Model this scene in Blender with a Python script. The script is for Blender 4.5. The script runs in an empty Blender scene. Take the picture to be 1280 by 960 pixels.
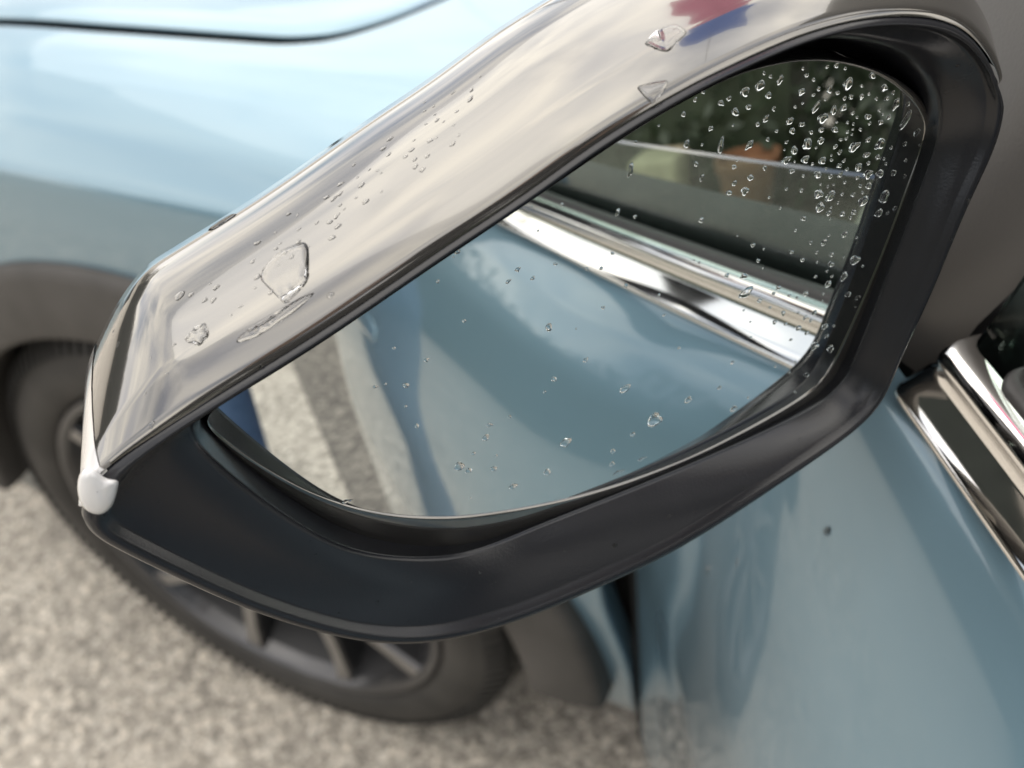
import bpy, bmesh, math, random
import numpy as np
from mathutils import Vector, Matrix
from mathutils.bvhtree import BVHTree
random.seed(7); rng = np.random.default_rng(11)
S = bpy.context.scene
COL = S.collection

# ------------------------------------------------------------------ camera
# axes: x = towards the rear of the car, y = towards the car's middle, z = up; front axle at x = 0, ground at z = 0
FPX = 1200.0
PITCH, ROLL, YAW = math.radians(43.5), math.radians(-6.7), math.radians(29.0)
CAM = np.array([.648, -.45, 1.262])
_f = np.array([-math.sin(YAW)*math.cos(PITCH), math.cos(YAW)*math.cos(PITCH), -math.sin(PITCH)])
_r = np.array([math.cos(YAW), math.sin(YAW), 0.])
_u = np.cross(_r, _f)
_c, _s = math.cos(ROLL), math.sin(ROLL)
RIGHT, DOWN, FWD = _c*_r+_s*_u, -(-_s*_r+_c*_u), _f
cd = bpy.data.cameras.new('camera'); cam = bpy.data.objects.new('camera', cd); COL.objects.link(cam)
cd.sensor_width = 36; cd.lens = FPX*36/1280; cd.clip_start = .01; cd.clip_end = 3000
cam.matrix_world = Matrix([[RIGHT[i], -DOWN[i], -FWD[i], CAM[i]] for i in range(3)] + [[0, 0, 0, 1]])
cd.dof.use_dof = True; cd.dof.focus_distance = .235; cd.dof.aperture_fstop = 11.5
S.camera = cam

# ------------------------------------------------------------------ sky, sun, exposure
SUN_EL, SUN_AZ = math.radians(74), math.radians(120)      # azimuth measured from +x towards +y
W = bpy.data.worlds.new('World'); S.world = W; W.use_nodes = True
nt = W.node_tree; nt.nodes.clear()
def wn(t, **k):
    n = nt.nodes.new(t)
    for a, b in k.items(): setattr(n, a, b)
    return n
sky = wn('ShaderNodeTexSky', sky_type='NISHITA', sun_disc=False)
sky.sun_elevation = SUN_EL; sky.sun_rotation = math.pi/2-SUN_AZ
tc = wn('ShaderNodeTexCoord'); mp = wn('ShaderNodeMapping'); mp.inputs['Scale'].default_value = (1, 1, 2.2)
nz = wn('ShaderNodeTexNoise'); nz.inputs['Scale'].default_value = 2.2; nz.inputs['Detail'].default_value = 9; nz.inputs['Roughness'].default_value = .58; nz.inputs['Distortion'].default_value = .35
cr = wn('ShaderNodeValToRGB'); cr.color_ramp.elements[0].position = .30; cr.color_ramp.elements[1].position = .52
nz2 = wn('ShaderNodeTexNoise'); nz2.inputs['Scale'].default_value = 3.6; nz2.inputs['Detail'].default_value = 4; nz2.inputs['Distortion'].default_value = .6
cc = wn('ShaderNodeValToRGB')
cc.color_ramp.elements[0].position = .34; cc.color_ramp.elements[0].color = (.55, .55, .58, 1)
cc.color_ramp.elements[1].position = .66; cc.color_ramp.elements[1].color = (1.0, .94, .84, 1)
mul = wn('ShaderNodeVectorMath', operation='SCALE'); mul.inputs['Scale'].default_value = 18.0
mix = wn('ShaderNodeMix', data_type='RGBA')
bg = wn('ShaderNodeBackground'); bg.inputs['Strength'].default_value = .1
ou = wn('ShaderNodeOutputWorld')
L = nt.links.new
L(tc.outputs['Generated'], mp.inputs['Vector']); L(mp.outputs[0], nz.inputs['Vector']); L(mp.outputs[0], nz2.inputs['Vector'])
L(nz.outputs['Fac'], cr.inputs[0]); L(nz2.outputs['Fac'], cc.inputs[0]); L(cc.outputs[0], mul.inputs[0])
L(cr.outputs[0], mix.inputs['Factor']); L(sky.outputs[0], mix.inputs['A']); L(mul.outputs[0], mix.inputs['B'])
L(mix.outputs['Result'], bg.inputs['Color']); L(bg.outputs[0], ou.inputs['Surface'])
sd = bpy.data.lights.new('sun', 'SUN'); sun = bpy.data.objects.new('sun', sd); COL.objects.link(sun)
sd.energy = 1.2; sd.angle = math.radians(85); sd.color = (1, .95, .87)
_sv = Vector((math.cos(SUN_EL)*math.cos(SUN_AZ), math.cos(SUN_EL)*math.sin(SUN_AZ), math.sin(SUN_EL)))
sun.rotation_euler = _sv.to_track_quat('Z', 'Y').to_euler()
S.view_settings.view_transform = 'Standard'; S.view_settings.look = 'None'; S.view_settings.gamma = 1; S.view_settings.use_curve_mapping = False
S.view_settings.exposure = 0.68
S.render.engine = 'CYCLES'
S.cycles.max_bounces = 14; S.cycles.glossy_bounces = 8; S.cycles.transmission_bounces = 12; S.cycles.diffuse_bounces = 3
S.cycles.use_denoising = True
S.cycles.caustics_reflective = False; S.cycles.caustics_refractive = False

# ------------------------------------------------------------------ materials
def mat(name, color, rough=.5, metal=0., coat=0., coat_rough=.03, spec=.5, var=0., vscale=8., bump=0., bscale=60., trans=0., ior=1.45, rvar=0., color2=None):
    m = bpy.data.materials.new(name); m.use_nodes = True
    t = m.node_tree; b = t.nodes['Principled BSDF']
    b.inputs['Base Color'].default_value = (*color, 1); b.inputs['Roughness'].default_value = rough
    b.inputs['Metallic'].default_value = metal; b.inputs['Coat Weight'].default_value = coat
    b.inputs['Coat Roughness'].default_value = coat_rough; b.inputs['Specular IOR Level'].default_value = spec
    b.inputs['Coat IOR'].default_value = 1.62
    b.inputs['Transmission Weight'].default_value = trans; b.inputs['IOR'].default_value = ior
    if var or bump or rvar or color2:
        c = t.nodes.new('ShaderNodeTexCoord')
    if var or color2:
        n = t.nodes.new('ShaderNodeTexNoise'); n.inputs['Scale'].default_value = vscale; n.inputs['Detail'].default_value = 6
        r = t.nodes.new('ShaderNodeValToRGB'); r.color_ramp.elements[0].position = .3; r.color_ramp.elements[1].position = .7
        c2 = color2 or tuple(x*(1+var) for x in color); c1 = color if color2 else tuple(x*(1-var) for x in color)
        r.color_ramp.elements[0].color = (*c1, 1); r.color_ramp.elements[1].color = (*c2, 1)
        t.links.new(c.outputs['Object'], n.inputs['Vector']); t.links.new(n.outputs['Fac'], r.inputs[0]); t.links.new(r.outputs[0], b.inputs['Base Color'])
    if rvar:
        n = t.nodes.new('ShaderNodeTexNoise'); n.inputs['Scale'].default_value = vscale*2.3; n.inputs['Detail'].default_value = 5
        mr = t.nodes.new('ShaderNodeMapRange'); mr.inputs['To Min'].default_value = max(0, rough-rvar); mr.inputs['To Max'].default_value = rough+rvar
        t.links.new(c.outputs['Object'], n.inputs['Vector']); t.links.new(n.outputs['Fac'], mr.inputs['Value']); t.links.new(mr.outputs[0], b.inputs['Roughness'])
    if bump:
        n = t.nodes.new('ShaderNodeTexNoise'); n.inputs['Scale'].default_value = bscale; n.inputs['Detail'].default_value = 4
        bp = t.nodes.new('ShaderNodeBump'); bp.inputs['Strength'].default_value = bump; bp.inputs['Distance'].default_value = .002
        t.links.new(c.outputs['Object'], n.inputs['Vector']); t.links.new(n.outputs['Fac'], bp.inputs['Height']); t.links.new(bp.outputs[0], b.inputs['Normal'])
    return m
M = {}
M['paint'] = mat('blue_car_paint', (.168, .276, .344), .30, .42, 1.0, .02)
M['black_gloss'] = mat('gloss_cap_paint', (.168, .162, .150), .11, .8, 1.0, .012)
M['plastic'] = mat('black_grained_plastic', (.013, .014, .017), .22, spec=.5, bump=.04, bscale=1500, rvar=.05, vscale=30)
M['sail'] = mat('grey_sail_plastic', (.13, .125, .12), .38, bump=.08, bscale=900)
M['plastic_gloss'] = mat('black_smooth_plastic', (.01, .01, .012), .16, bump=.03, bscale=300)
M['clad'] = mat('grey_arch_plastic', (.06, .056, .052), .6, bump=.25, bscale=400, var=.25, vscale=14)
M['black'] = mat('dark_void', (.006, .006, .006), .9)
M['rubber'] = mat('seal_rubber', (.055, .053, .052), .45, bump=.1, bscale=300)
M['tyre'] = mat('dusty_tyre_rubber', (.016, .0155, .015), .62, color2=(.05, .047, .043), vscale=9, bump=.3, bscale=120)
M['rim'] = mat('graphite_wheel_paint', (.055, .055, .058), .34, .6, .4, .1, var=.25, vscale=10)
M['machined'] = mat('machined_alloy', (.34, .335, .33), .3, .9, rvar=.08, vscale=20)
M['barrel'] = mat('dark_wheel_barrel', (.018, .018, .019), .6)
M['steel'] = mat('brake_steel', (.22, .20, .18), .45, .8, var=.25, vscale=20)
M['chrome'] = mat('chrome_trim', (.82, .80, .78), .06, 1.0, rvar=.03, vscale=40)
M['mirror'] = mat('mirror_silver', (.78, .82, .82), .0, 1.0)
M['surround'] = mat('mirror_backing', (.21, .206, .196), .10, .9, .5, .02, var=.2, vscale=40)
M['water'] = mat('water', (1, 1, 1), .0, trans=1., ior=1.33)
M['winglass'] = mat('tinted_window_glass', (.52, .66, .60), .0, trans=1., ior=1.52)
M['lens'] = mat('clear_indicator_lens', (.95, .95, .95), .10, coat=1., trans=.30, ior=1.45)
M['reflector'] = mat('indicator_reflector', (.88, .88, .86), .35, .35)
M['jeans'] = mat('blue_denim', (.06, .11, .21), .85, color2=(.11, .18, .31), vscale=25, bump=.3, bscale=500)
M['jacket'] = mat('charcoal_knit', (.035, .036, .042), .85, var=.2, vscale=30, bump=.4, bscale=300)
M['skin'] = mat('skin', (.52, .31, .22), .5, var=.06, vscale=20)
M['hair'] = mat('dark_hair', (.03, .02, .015), .55, bump=.5, bscale=200)
M['shoe'] = mat('grey_trainer', (.16, .16, .17), .7, var=.2)
M['phone'] = mat('dark_phone_body', (.02, .022, .028), .2)
M['interior'] = mat('dark_cabin_fabric', (.03, .03, .032), .8, var=.2, vscale=20)
M['terracotta'] = mat('terracotta', (.20, .10, .05), .8, var=.25, vscale=14, bump=.3, bscale=60)
M['sandstone'] = mat('sandstone', (.42, .36, .24), .85, var=.2, vscale=12, bump=.4, bscale=50)
M['leaf'] = mat('hedge_leaf', (.022, .034, .018), .5, color2=(.045, .062, .032), vscale=5)
M['wood'] = mat('branch_bark', (.07, .05, .035), .85, var=.3, bump=.4)
M['dark_bed'] = mat('dark_bed_surface', (.035, .028, .02), .95, var=.4, vscale=9, bump=.6, bscale=40)  # dark colour of the bed added to darken the window view
M['lamp'] = mat('headlamp_clear', (.9, .9, .92), .05, trans=.6)
M['redlamp'] = mat('tail_lamp_red', (.35, .02, .02), .1, coat=1)
def asphalt(name, base, dark, light):
    m = bpy.data.materials.new(name); m.use_nodes = True; t = m.node_tree; b = t.nodes['Principled BSDF']; N = t.nodes.new; K = t.links.new
    c = N('ShaderNodeTexCoord')
    v = N('ShaderNodeTexVoronoi'); v.inputs['Scale'].default_value = 76; v.inputs['Randomness'].default_value = 1
    r = N('ShaderNodeValToRGB'); e = r.color_ramp.elements; e[0].position = .05; e[0].color = (*dark, 1); e[1].position = .95; e[1].color = (*light, 1); x = e.new(.5); x.color = (*base, 1)
    sp = N('ShaderNodeSeparateColor'); K(c.outputs['Object'], v.inputs['Vector']); K(v.outputs['Color'], sp.inputs[0]); K(sp.outputs[0], r.inputs[0])
    n = N('ShaderNodeTexNoise'); n.inputs['Scale'].default_value = 2.2; n.inputs['Detail'].default_value = 8; K(c.outputs['Object'], n.inputs['Vector'])
    mr = N('ShaderNodeMapRange'); mr.inputs['From Min'].default_value = .3; mr.inputs['From Max'].default_value = .7; mr.inputs['To Min'].default_value = .88; mr.inputs['To Max'].default_value = 1.10; K(n.outputs['Fac'], mr.inputs['Value'])
    sc = N('ShaderNodeVectorMath'); sc.operation = 'SCALE'; K(r.outputs[0], sc.inputs[0]); K(mr.outputs[0], sc.inputs['Scale'])
    v2 = N('ShaderNodeTexVoronoi'); v2.feature = 'DISTANCE_TO_EDGE'; v2.inputs['Scale'].default_value = 76; K(c.outputs['Object'], v2.inputs['Vector'])
    r2 = N('ShaderNodeMapRange'); r2.inputs['From Max'].default_value = .18; r2.inputs['To Min'].default_value = .55; K(v2.outputs['Distance'], r2.inputs['Value'])
    s2 = N('ShaderNodeVectorMath'); s2.operation = 'SCALE'; K(sc.outputs[0], s2.inputs[0]); K(r2.outputs[0], s2.inputs['Scale']); K(s2.outputs[0], b.inputs['Base Color'])
    n3 = N('ShaderNodeTexNoise'); n3.inputs['Scale'].default_value = 220; K(c.outputs['Object'], n3.inputs['Vector'])
    ad = N('ShaderNodeMath'); ad.operation = 'ADD'; K(v2.outputs['Distance'], ad.inputs[0]); K(n3.outputs['Fac'], ad.inputs[1])
    bp = N('ShaderNodeBump'); bp.inputs['Strength'].default_value = .7; bp.inputs['Distance'].default_value = .004; K(ad.outputs[0], bp.inputs['Height']); K(bp.outputs[0], b.inputs['Normal'])
    b.inputs['Roughness'].default_value = .8
    return m
M['asphalt'] = asphalt('worn_asphalt_aggregate', (.46, .42, .36), (.27, .245, .21), (.64, .59, .51))
M['patch'] = asphalt('dark_asphalt_patch', (.17, .155, .135), (.10, .09, .08), (.27, .245, .21))
M['stone'] = mat('aggregate_chip', (.17, .15, .125), .8, color2=(.42, .37, .31), vscale=55)

# ------------------------------------------------------------------ helpers
def add_obj(name, data, parent=None):
    o = bpy.data.objects.new(name, data); COL.objects.link(o)
    if parent is not None:
        o.parent = parent; o.matrix_parent_inverse = parent.matrix_world.inverted() if False else Matrix.Translation(-parent_world(parent))
    return o
def parent_world(p):
    v = Vector(p.location)
    while p.parent is not None:
        # children are given in world coordinates, so each parent's own offset is already in its location
        p = p.parent
        break
    return v
def mesh_obj(name, verts, faces, m, parent=None, smooth=True, mats=None, idx=None, auto=None):
    me = bpy.data.meshes.new(name); me.from_pydata([tuple(map(float, v)) for v in verts], [], faces)
    for x in (mats or [m]): me.materials.append(x)
    if idx is not None: me.polygons.foreach_set('material_index', idx)
    bm = bmesh.new(); bm.from_mesh(me); bmesh.ops.remove_doubles(bm, verts=bm.verts, dist=1e-6); bmesh.ops.recalc_face_normals(bm, faces=bm.faces)
    if auto:
        for e in bm.edges:
            if len(e.link_faces) == 2 and e.calc_face_angle(0) > auto: e.smooth = False
    bm.to_mesh(me); bm.free()
    me.polygons.foreach_set('use_smooth', [smooth]*len(me.polygons)); me.update()
    return add_obj(name, me, parent)
def empty(name, loc, parent=None):
    o = bpy.data.objects.new(name, None); COL.objects.link(o); o.location = loc; o.empty_display_size = .1
    if parent is not None:
        o.parent = parent; o.matrix_parent_inverse = Matrix.Translation(-Vector(parent.location))
    return o
def tag(o, label=None, cat=None, group=None, kind=None):
    if label: o['label'] = label
    if cat: o['category'] = cat
    if group: o['group'] = group
    if kind: o['kind'] = kind
    return o
def grid(P):
    """verts, faces of a (nu, nv, 3) array"""
    nu, nv = P.shape[:2]; V = P.reshape(-1, 3)
    F = [(i*nv+j, (i+1)*nv+j, (i+1)*nv+j+1, i*nv+j+1) for i in range(nu-1) for j in range(nv-1)]
    return V, F
def merge(*parts):
    V, F = [], []
    for v, f in parts:
        k = len(V); V += [tuple(x) for x in v]; F += [tuple(i+k for i in q) for q in f]
    return V, F
def box(x0, x1, y0, y1, z0, z1):
    V = [(x, y, z) for x in (x0, x1) for y in (y0, y1) for z in (z0, z1)]
    return V, [(0, 1, 3, 2), (4, 6, 7, 5), (0, 4, 5, 1), (2, 3, 7, 6), (0, 2, 6, 4), (1, 5, 7, 3)]
def bevel_mod(o, w, seg=3):
    b = o.modifiers.new('bevel', 'BEVEL'); b.width = w; b.segments = seg; b.limit_method = 'ANGLE'; return o
def spline(xs, ys, x):
    """smooth monotone-ish cubic through points"""
    xs = np.asarray(xs, float); ys = np.asarray(ys, float); x = np.asarray(x, float)
    h = np.diff(xs); d = np.diff(ys)/h; m = np.zeros(len(xs)); m[0] = d[0]; m[-1] = d[-1]
    for i in range(1, len(xs)-1):
        m[i] = 0 if d[i-1]*d[i] <= 0 else 2*d[i-1]*d[i]/(d[i-1]+d[i])
    k = np.clip(np.searchsorted(xs, x)-1, 0, len(h)-1); t = np.clip((x-xs[k])/h[k], 0, 1)
    return (2*t**3-3*t**2+1)*ys[k]+(t**3-2*t**2+t)*h[k]*m[k]+(-2*t**3+3*t**2)*ys[k+1]+(t**3-t**2)*h[k]*m[k+1]
def lathe_y(profile, cx, cz, n=72, a0=0, a1=2*math.pi):
    """profile [(radius, y)] turned round the axle (parallel to y)"""
    A = np.linspace(a0, a1, n+1)
    P = np.array([[(cx+r*math.cos(a), y, cz+r*math.sin(a)) for r, y in profile] for a in A])
    return grid(P)

# ------------------------------------------------------------------ setting
g = 600
ground = mesh_obj('ground', [(-g, -g, 0), (g, -g, 0), (g, g, 0), (-g, g, 0)], [(0, 1, 2, 3)], M['asphalt'])
tag(ground, 'pale worn asphalt with beige stone aggregate', kind='structure')

# door frame: s along the opened door, off = outwards from its skin
PH = math.radians(55)
DT = np.array([math.cos(PH), -math.sin(PH), 0]); DN = np.array([-math.sin(PH), -math.cos(PH), 0]); UZ = np.array([0, 0, 1.]); DO = np.array([.5, .04, 0])
def dp(s, off, z): return DO+DT*s+DN*off+UZ*z

pv = [dp(1.15, .10, .004), dp(1.9, .095, .004), dp(2.7, .09, .004), dp(3.2, .06, .004), dp(3.3, -.5, .004), dp(2.5, -.75, .004), dp(1.6, -.6, .004), dp(1.2, -.3, .004)]
patch = mesh_obj('asphalt_patch', [tuple(p) for p in pv], [tuple(range(8))], M['patch'], smooth=False)
tag(patch, 'darker grey repair patch in the asphalt behind the open door', kind='structure')

def chips():
    """stone chips standing a little proud of the binder, in the part of the asphalt in view"""
    n = 24000
    xy = np.stack([rng.uniform(-1.0, 1.0, n), rng.uniform(-.75, .55, n)], 1)
    base = np.array([(1, 0, .0), (.5, .87, .0), (-.5, .87, 0), (-1, 0, 0), (-.5, -.87, 0), (.5, -.87, 0), (.35, .2, 1), (-.35, .1, 1), (0, -.35, .9)])
    fc = np.array([(0, 1, 6), (1, 2, 7), (1, 7, 6), (2, 3, 7), (3, 4, 8), (3, 8, 7), (4, 5, 8), (5, 0, 6), (5, 6, 8), (6, 7, 8)])
    r = rng.uniform(.0025, .0070, n)*rng.choice([1, 1, 1, 1.35], n); h = r*rng.uniform(.25, .55, n); an = rng.uniform(0, 6.28, n); el = rng.uniform(.6, 1., n)
    jit = 1+rng.uniform(-.25, .25, (n, 9))
    X = base[None, :, 0]*r[:, None]*jit; Y = base[None, :, 1]*(r*el)[:, None]*jit; Zz = base[None, :, 2]*h[:, None]*(1+rng.uniform(-.2, .2, (n, 9)))
    ca, sa = np.cos(an)[:, None], np.sin(an)[:, None]
    V = np.stack([X*ca-Y*sa+xy[:, :1], X*sa+Y*ca+xy[:, 1:], Zz-.0003], 2).reshape(-1, 3)
    F = (fc[None]+9*np.arange(n)[:, None, None]).reshape(-1, 3)
    me = bpy.data.meshes.new('aggregate_chips'); me.vertices.add(len(V)); me.vertices.foreach_set('co', V.ravel())
    me.loops.add(F.size); me.loops.foreach_set('vertex_index', F.ravel().astype(np.int32)); me.polygons.add(len(F))
    me.polygons.foreach_set('loop_start', np.arange(0, F.size, 3, dtype=np.int32)); me.update(calc_edges=True)
    # one colour per chip
    at = me.attributes.new('tone', 'FLOAT', 'POINT'); at.data.foreach_set('value', np.repeat(rng.random(n)**1.3, 9))
    m = bpy.data.materials.new('aggregate_chip_tones'); m.use_nodes = True; t = m.node_tree; b = t.nodes['Principled BSDF']; b.inputs['Roughness'].default_value = .75
    a = t.nodes.new('ShaderNodeAttribute'); a.attribute_name = 'tone'; rr = t.nodes.new('ShaderNodeValToRGB'); e = rr.color_ramp.elements
    e[0].color = (.31, .283, .242, 1); e[1].color = (.66, .60, .51, 1); x = e.new(.55); x.color = (.47, .425, .36, 1)
    t.links.new(a.outputs['Fac'], rr.inputs[0]); t.links.new(rr.outputs[0], b.inputs['Base Color']); me.materials.append(m)
    o = bpy.data.objects.new('aggregate_chips', me); COL.objects.link(o)
    tag(o, 'beige and grey stone chips set in the asphalt', 'stone chips', kind='stuff')
chips()

# ------------------------------------------------------------------ the car
car = empty('parked_car', (1.2, .88, 0)); tag(car, 'light blue metallic car with its front door swung open', 'car')
AX, AZ = .02, .345                                                    # wheel arch centre
def side_y(z):                                                        # lower flank: y of the skin at height z
    return spline([.16, .24, .32, .45, .60, .75, .82, .858, .872, .879, .890, .905, .920, .932], [.10, .05, .02, .003, -.005, -.005, -.004, -.001, .002, .0065, .0165, .0315, .051, .069], z)
def drop(x): return np.where(x < -.05, -.30*(np.minimum(x, 0)+.05)**2-.0, 0)
def inset(x): return np.where(x < -.35, .55*(np.minimum(x, 0)+.35)**2, 0)
def top_z(y): return spline([.069, .085, .105, .13, .2, .4, .88], [.932, .9395, .9465, .9525, .963, .982, 1.005], y)
def seam_y(x): return spline([-1., -.2, -.1365, -.044, .0396, .1179, .1549, .1875, .2047, .2201, .2344, .2478, .2604, .2751, .294, .310, .322, .328, .330], [.105, .110, .1132, .1173, .1228, .128, .131, .1391, .1476, .1591, .1726, .1883, .2058, .2343, .278, .335, .42, .6, .88], x)
ztab = np.concatenate([np.linspace(.16, .80, 26), np.linspace(.812, .932, 40)])
xs_f = np.concatenate([np.linspace(-.93, .1, 76), np.linspace(.11, .327, 60), np.linspace(.330, .485, 26)])
def fender_edge(z): return spline([.16, .38, .55, .75, .9, 1.0], [.487, .486, .463, .470, .482, .482], z)
def fender():
    rows = []
    for x in xs_f:
        ymax = min(float(seam_y(x)) if x < .330 else .5, .5)-.0058
        ys = np.linspace(.071, max(ymax, .075), 26)
        pr = [(float(side_y(z)), z) for z in ztab]+[(y, float(top_z(y))) for y in ys]
        if x < .330: pr += [(ys[-1]+.0008, float(top_z(ys[-1]))-.0012), (ys[-1]-.002, float(top_z(ys[-1]))-.004), (ys[-1]-.02, float(top_z(ys[-1]))-.012)]
        else: pr += [(ys[-1]+.02, float(top_z(ys[-1]))-.003), (ys[-1]+.03, float(top_z(ys[-1]))-.02), (ys[-1]+.03, float(top_z(ys[-1]))-.04)]
        row = []
        for y, z in pr:
            k = min(1., max(0., (z-.3)/.6)); xx = x
            if x > .33: xx = .33+(x-.33)/(.485-.33)*(float(fender_edge(z))-.33)
            row.append((xx, y+float(inset(np.array(x))), z+float(drop(np.array(x)))*k))
        rows.append(row)
    P = np.array(rows)
    # rear edge flange turned inwards
    e = P[-1].copy(); e1 = e.copy(); e1[:, 0] += .0015; e1[:, 1] += .003; e2 = e.copy(); e2[:, 1] += .03; e2[:, 0] -= .001
    P = np.concatenate([P, e1[None], e2[None]], 0)
    V, F = grid(P)
    keep = []
    for f in F:
        c = np.mean([V[i] for i in f], 0)
        if math.hypot(c[0]-AX, c[2]-AZ) < .425 and c[1] < .06: continue
        if c[2] < .345 and -.55 < c[0] < .6 and c[0] < 0: pass
        keep.append(f)
    return V, keep
mesh_obj('front_fender', *fender(), M['paint'], car)
def bonnet(mirror=False):
    rows = []
    xs = np.concatenate([np.linspace(-.93, .1, 60), np.linspace(.11, .324, 60)])
    for x in xs:
        y0 = float(seam_y(x))+.0058
        ys = np.concatenate([[y0+.02, y0+.002, y0-.0005], np.linspace(y0+.001, .88, 30)])
        row = []
        for i, y in enumerate(ys):
            z = float(top_z(y))
            if i < 3: z = float(top_z(y0))-(.013, .0045, .0012)[i]
            row.append((x, y+(float(inset(np.array(x)))*(1-(y-.04)/.84)), z+float(drop(np.array(x)))))
        row += [(r[0], 1.76-r[1], r[2]) for r in reversed(row[:-1])]
        rows.append(row)
    return grid(np.array(rows))
mesh_obj('bonnet', *bonnet(), M['paint'], car)
def gap_shade():  # black sheet under the seam, standing in for the shade in the gap
    xs = np.concatenate([np.linspace(-.93, .1, 50), np.linspace(.11, .326, 70)]); rows = []
    for x in xs:
        y = float(seam_y(x)); rows.append([(x+e*.0, y+d+float(inset(np.array(x))), float(top_z(y))-h+float(drop(np.array(x)))) for d, h, e in ((-.03, .03, 0), (-.012, .022, 0), (0, .020, 0), (.012, .022, 0), (.03, .03, 0))])
    return grid(np.array(rows))
mesh_obj('bonnet_gap_shade', *gap_shade(), M['black'], car)
mesh_obj('engine_bay', *box(-.8, .25, .13, 1.63, .55, .86), M['black'], car, smooth=False)
# arch cladding
def ring(prof, a0, a1, n=80): return lathe_y(prof, AX, AZ, n, math.radians(a0), math.radians(a1))
clad_prof = [(.372, .05), (.366, .0), (.366, -.016), (.369, -.021), (.374, -.023), (.40, -.0215), (.432, -.018), (.442, -.015), (.446, -.009), (.447, .004), (.447, .02)]
mesh_obj('wheel_arch_trim', *ring(clad_prof, 1, 177), M['clad'], car)
liner_prof = [(.372, .05), (.385, .06), (.392, .12), (.392, .30), (.36, .34), (.05, .345)]
mesh_obj('wheel_arch_liner', *ring(liner_prof, 2, 176), M['black'], car)

# wheel
def wheel(name, x, y0, parent, sgn=1, detail=True):
    """y0: outer face, sgn=+1: axle runs inwards along +y"""
    w = empty(name, (x, y0, .345), parent)
    def ly(prof, n=96): return lathe_y([(r, y0+sgn*y) for r, y in prof], x, .345, n)
    tp = [(.262, .020), (.266, .012), (.273, .005), (.284, .001), (.299, .0), (.312, .004), (.322, .009), (.326, .0085), (.334, .016), (.341, .028), (.345, .045), (.3455, .11), (.345, .175), (.341, .192), (.325, .213), (.29, .222), (.27, .205), (.262, .2)]
    t = mesh_obj('tyre', *ly(tp), M['tyre'], w)
    if detail:
        parts = []
        for k in range(60):
            a = 2*math.pi*k/60
            for yy, da in ((.060, .0), (.10, .05), (.14, .0), (.175, .05)):
                c = np.array([x+.3445*math.cos(a+da), y0+sgn*yy, .345+.3445*math.sin(a+da)]); tg = np.array([-math.sin(a+da), 0, math.cos(a+da)]); rd = np.array([math.cos(a+da), 0, math.sin(a+da)]); ax = np.array([0, 1, 0])
                v, f = box(-.011, .011, -.020, .020, -.004, .0035); v = [c+tg*p[0]+ax*p[1]+rd*p[2] for p in v]; parts.append((v, f))
        for k in range(120):
            a = 2*math.pi*k/120; rd = np.array([math.cos(a), 0, math.sin(a)]); tg = np.array([-math.sin(a), 0, math.cos(a)])
            v, f = box(-.0042, .0042, -.006, .008, -.011, .009); parts.append(([np.array([x, y0+sgn*.016, .345])+rd*.333+tg*p[0]+np.array([0, sgn*(p[1]+(p[2]*.75)), 0])+rd*p[2] for p in v], f))
        o = mesh_obj('tread_blocks', *merge(*parts), M['tyre'], w, smooth=False); o['kind'] = 'stuff'
    rp = [(.265, .016), (.264, .009), (.259, .006), (.253, .008), (.250, .016), (.244, .03)]
    r_ = mesh_obj('rim', *ly(rp), M['rim'], w)
    mesh_obj('barrel', *ly([(.244, .03), (.232, .06), (.216, .15), (.226, .19)]), M['barrel'], w)
    disc = [(.0, .085), (.15, .085), (.152, .09), (.152, .11), (.0, .11)]
    mesh_obj('brake_disc', *ly(disc, 48), M['steel'], w)
    if detail:
        v, f = box(-.05, .05, -.02, .02, -.03, .03); c = np.array([x+.11, y0+.06*sgn, .345+.09])
        bevel_mod(mesh_obj('brake_caliper', [c+np.array(p)*1.3 for p in v], f, M['rim'], w), .01)
    hub = [(.0, .012), (.028, .012), (.032, .015), (.034, .03), (.058, .034), (.062, .04), (.06, .07)]
    mesh_obj('hub_cap', *ly(hub, 40), M['rim'], w)
    for k in range(5):
        for d in (-1, 1):
            a0 = math.radians(72*k+20+d*7); a1 = math.radians(72*k+20+d*19)
            rows = []
            for q in np.linspace(0, 1, 9):
                r = .045+q*(.255-.045); a = a0+(a1-a0)*q**1.1; wd = .0135-.003*q+(.006*max(0, q-.8)/.2); yo = .036-.022*q**1.5
                cx, cz = x+r*math.cos(a), .345+r*math.sin(a); tx, tz = -math.sin(a), math.cos(a)
                rows.append([(cx+tx*u, y0+sgn*(yo+e), cz+tz*u) for u, e in ((-wd, .035), (-wd, .005), (-wd*.75, .0), (wd*.75, .0), (wd, .005), (wd, .035))])
            V, F = grid(np.array(rows)); idx = []
            for f in F:
                idx.append(1 if (f[0] % 6) == 2 else 0)
            mesh_obj('spoke', V, F, None, w, mats=[M['rim'], M['machined']], idx=idx, smooth=True, auto=.4)
    for k in range(5):
        a = math.radians(72*k+56); pr = [(0, .026), (.008, .026), (.0095, .028), (.0095, .05)]
        P = np.array([[(x+.05*math.cos(a)+r*math.cos(b), y0+sgn*y, .345+.05*math.sin(a)+r*math.sin(b)) for r, y in pr] for b in np.linspace(0, 2*math.pi, 7)])
        mesh_obj('wheel_nut', *grid(P), M['steel'], w, smooth=False)
    return w
wheel('front_wheel', .0, .0, car)
mesh_obj('axle_carrier', *box(-.09, .09, .12, .55, .27, .43), M['black'], car, smooth=False)

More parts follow.
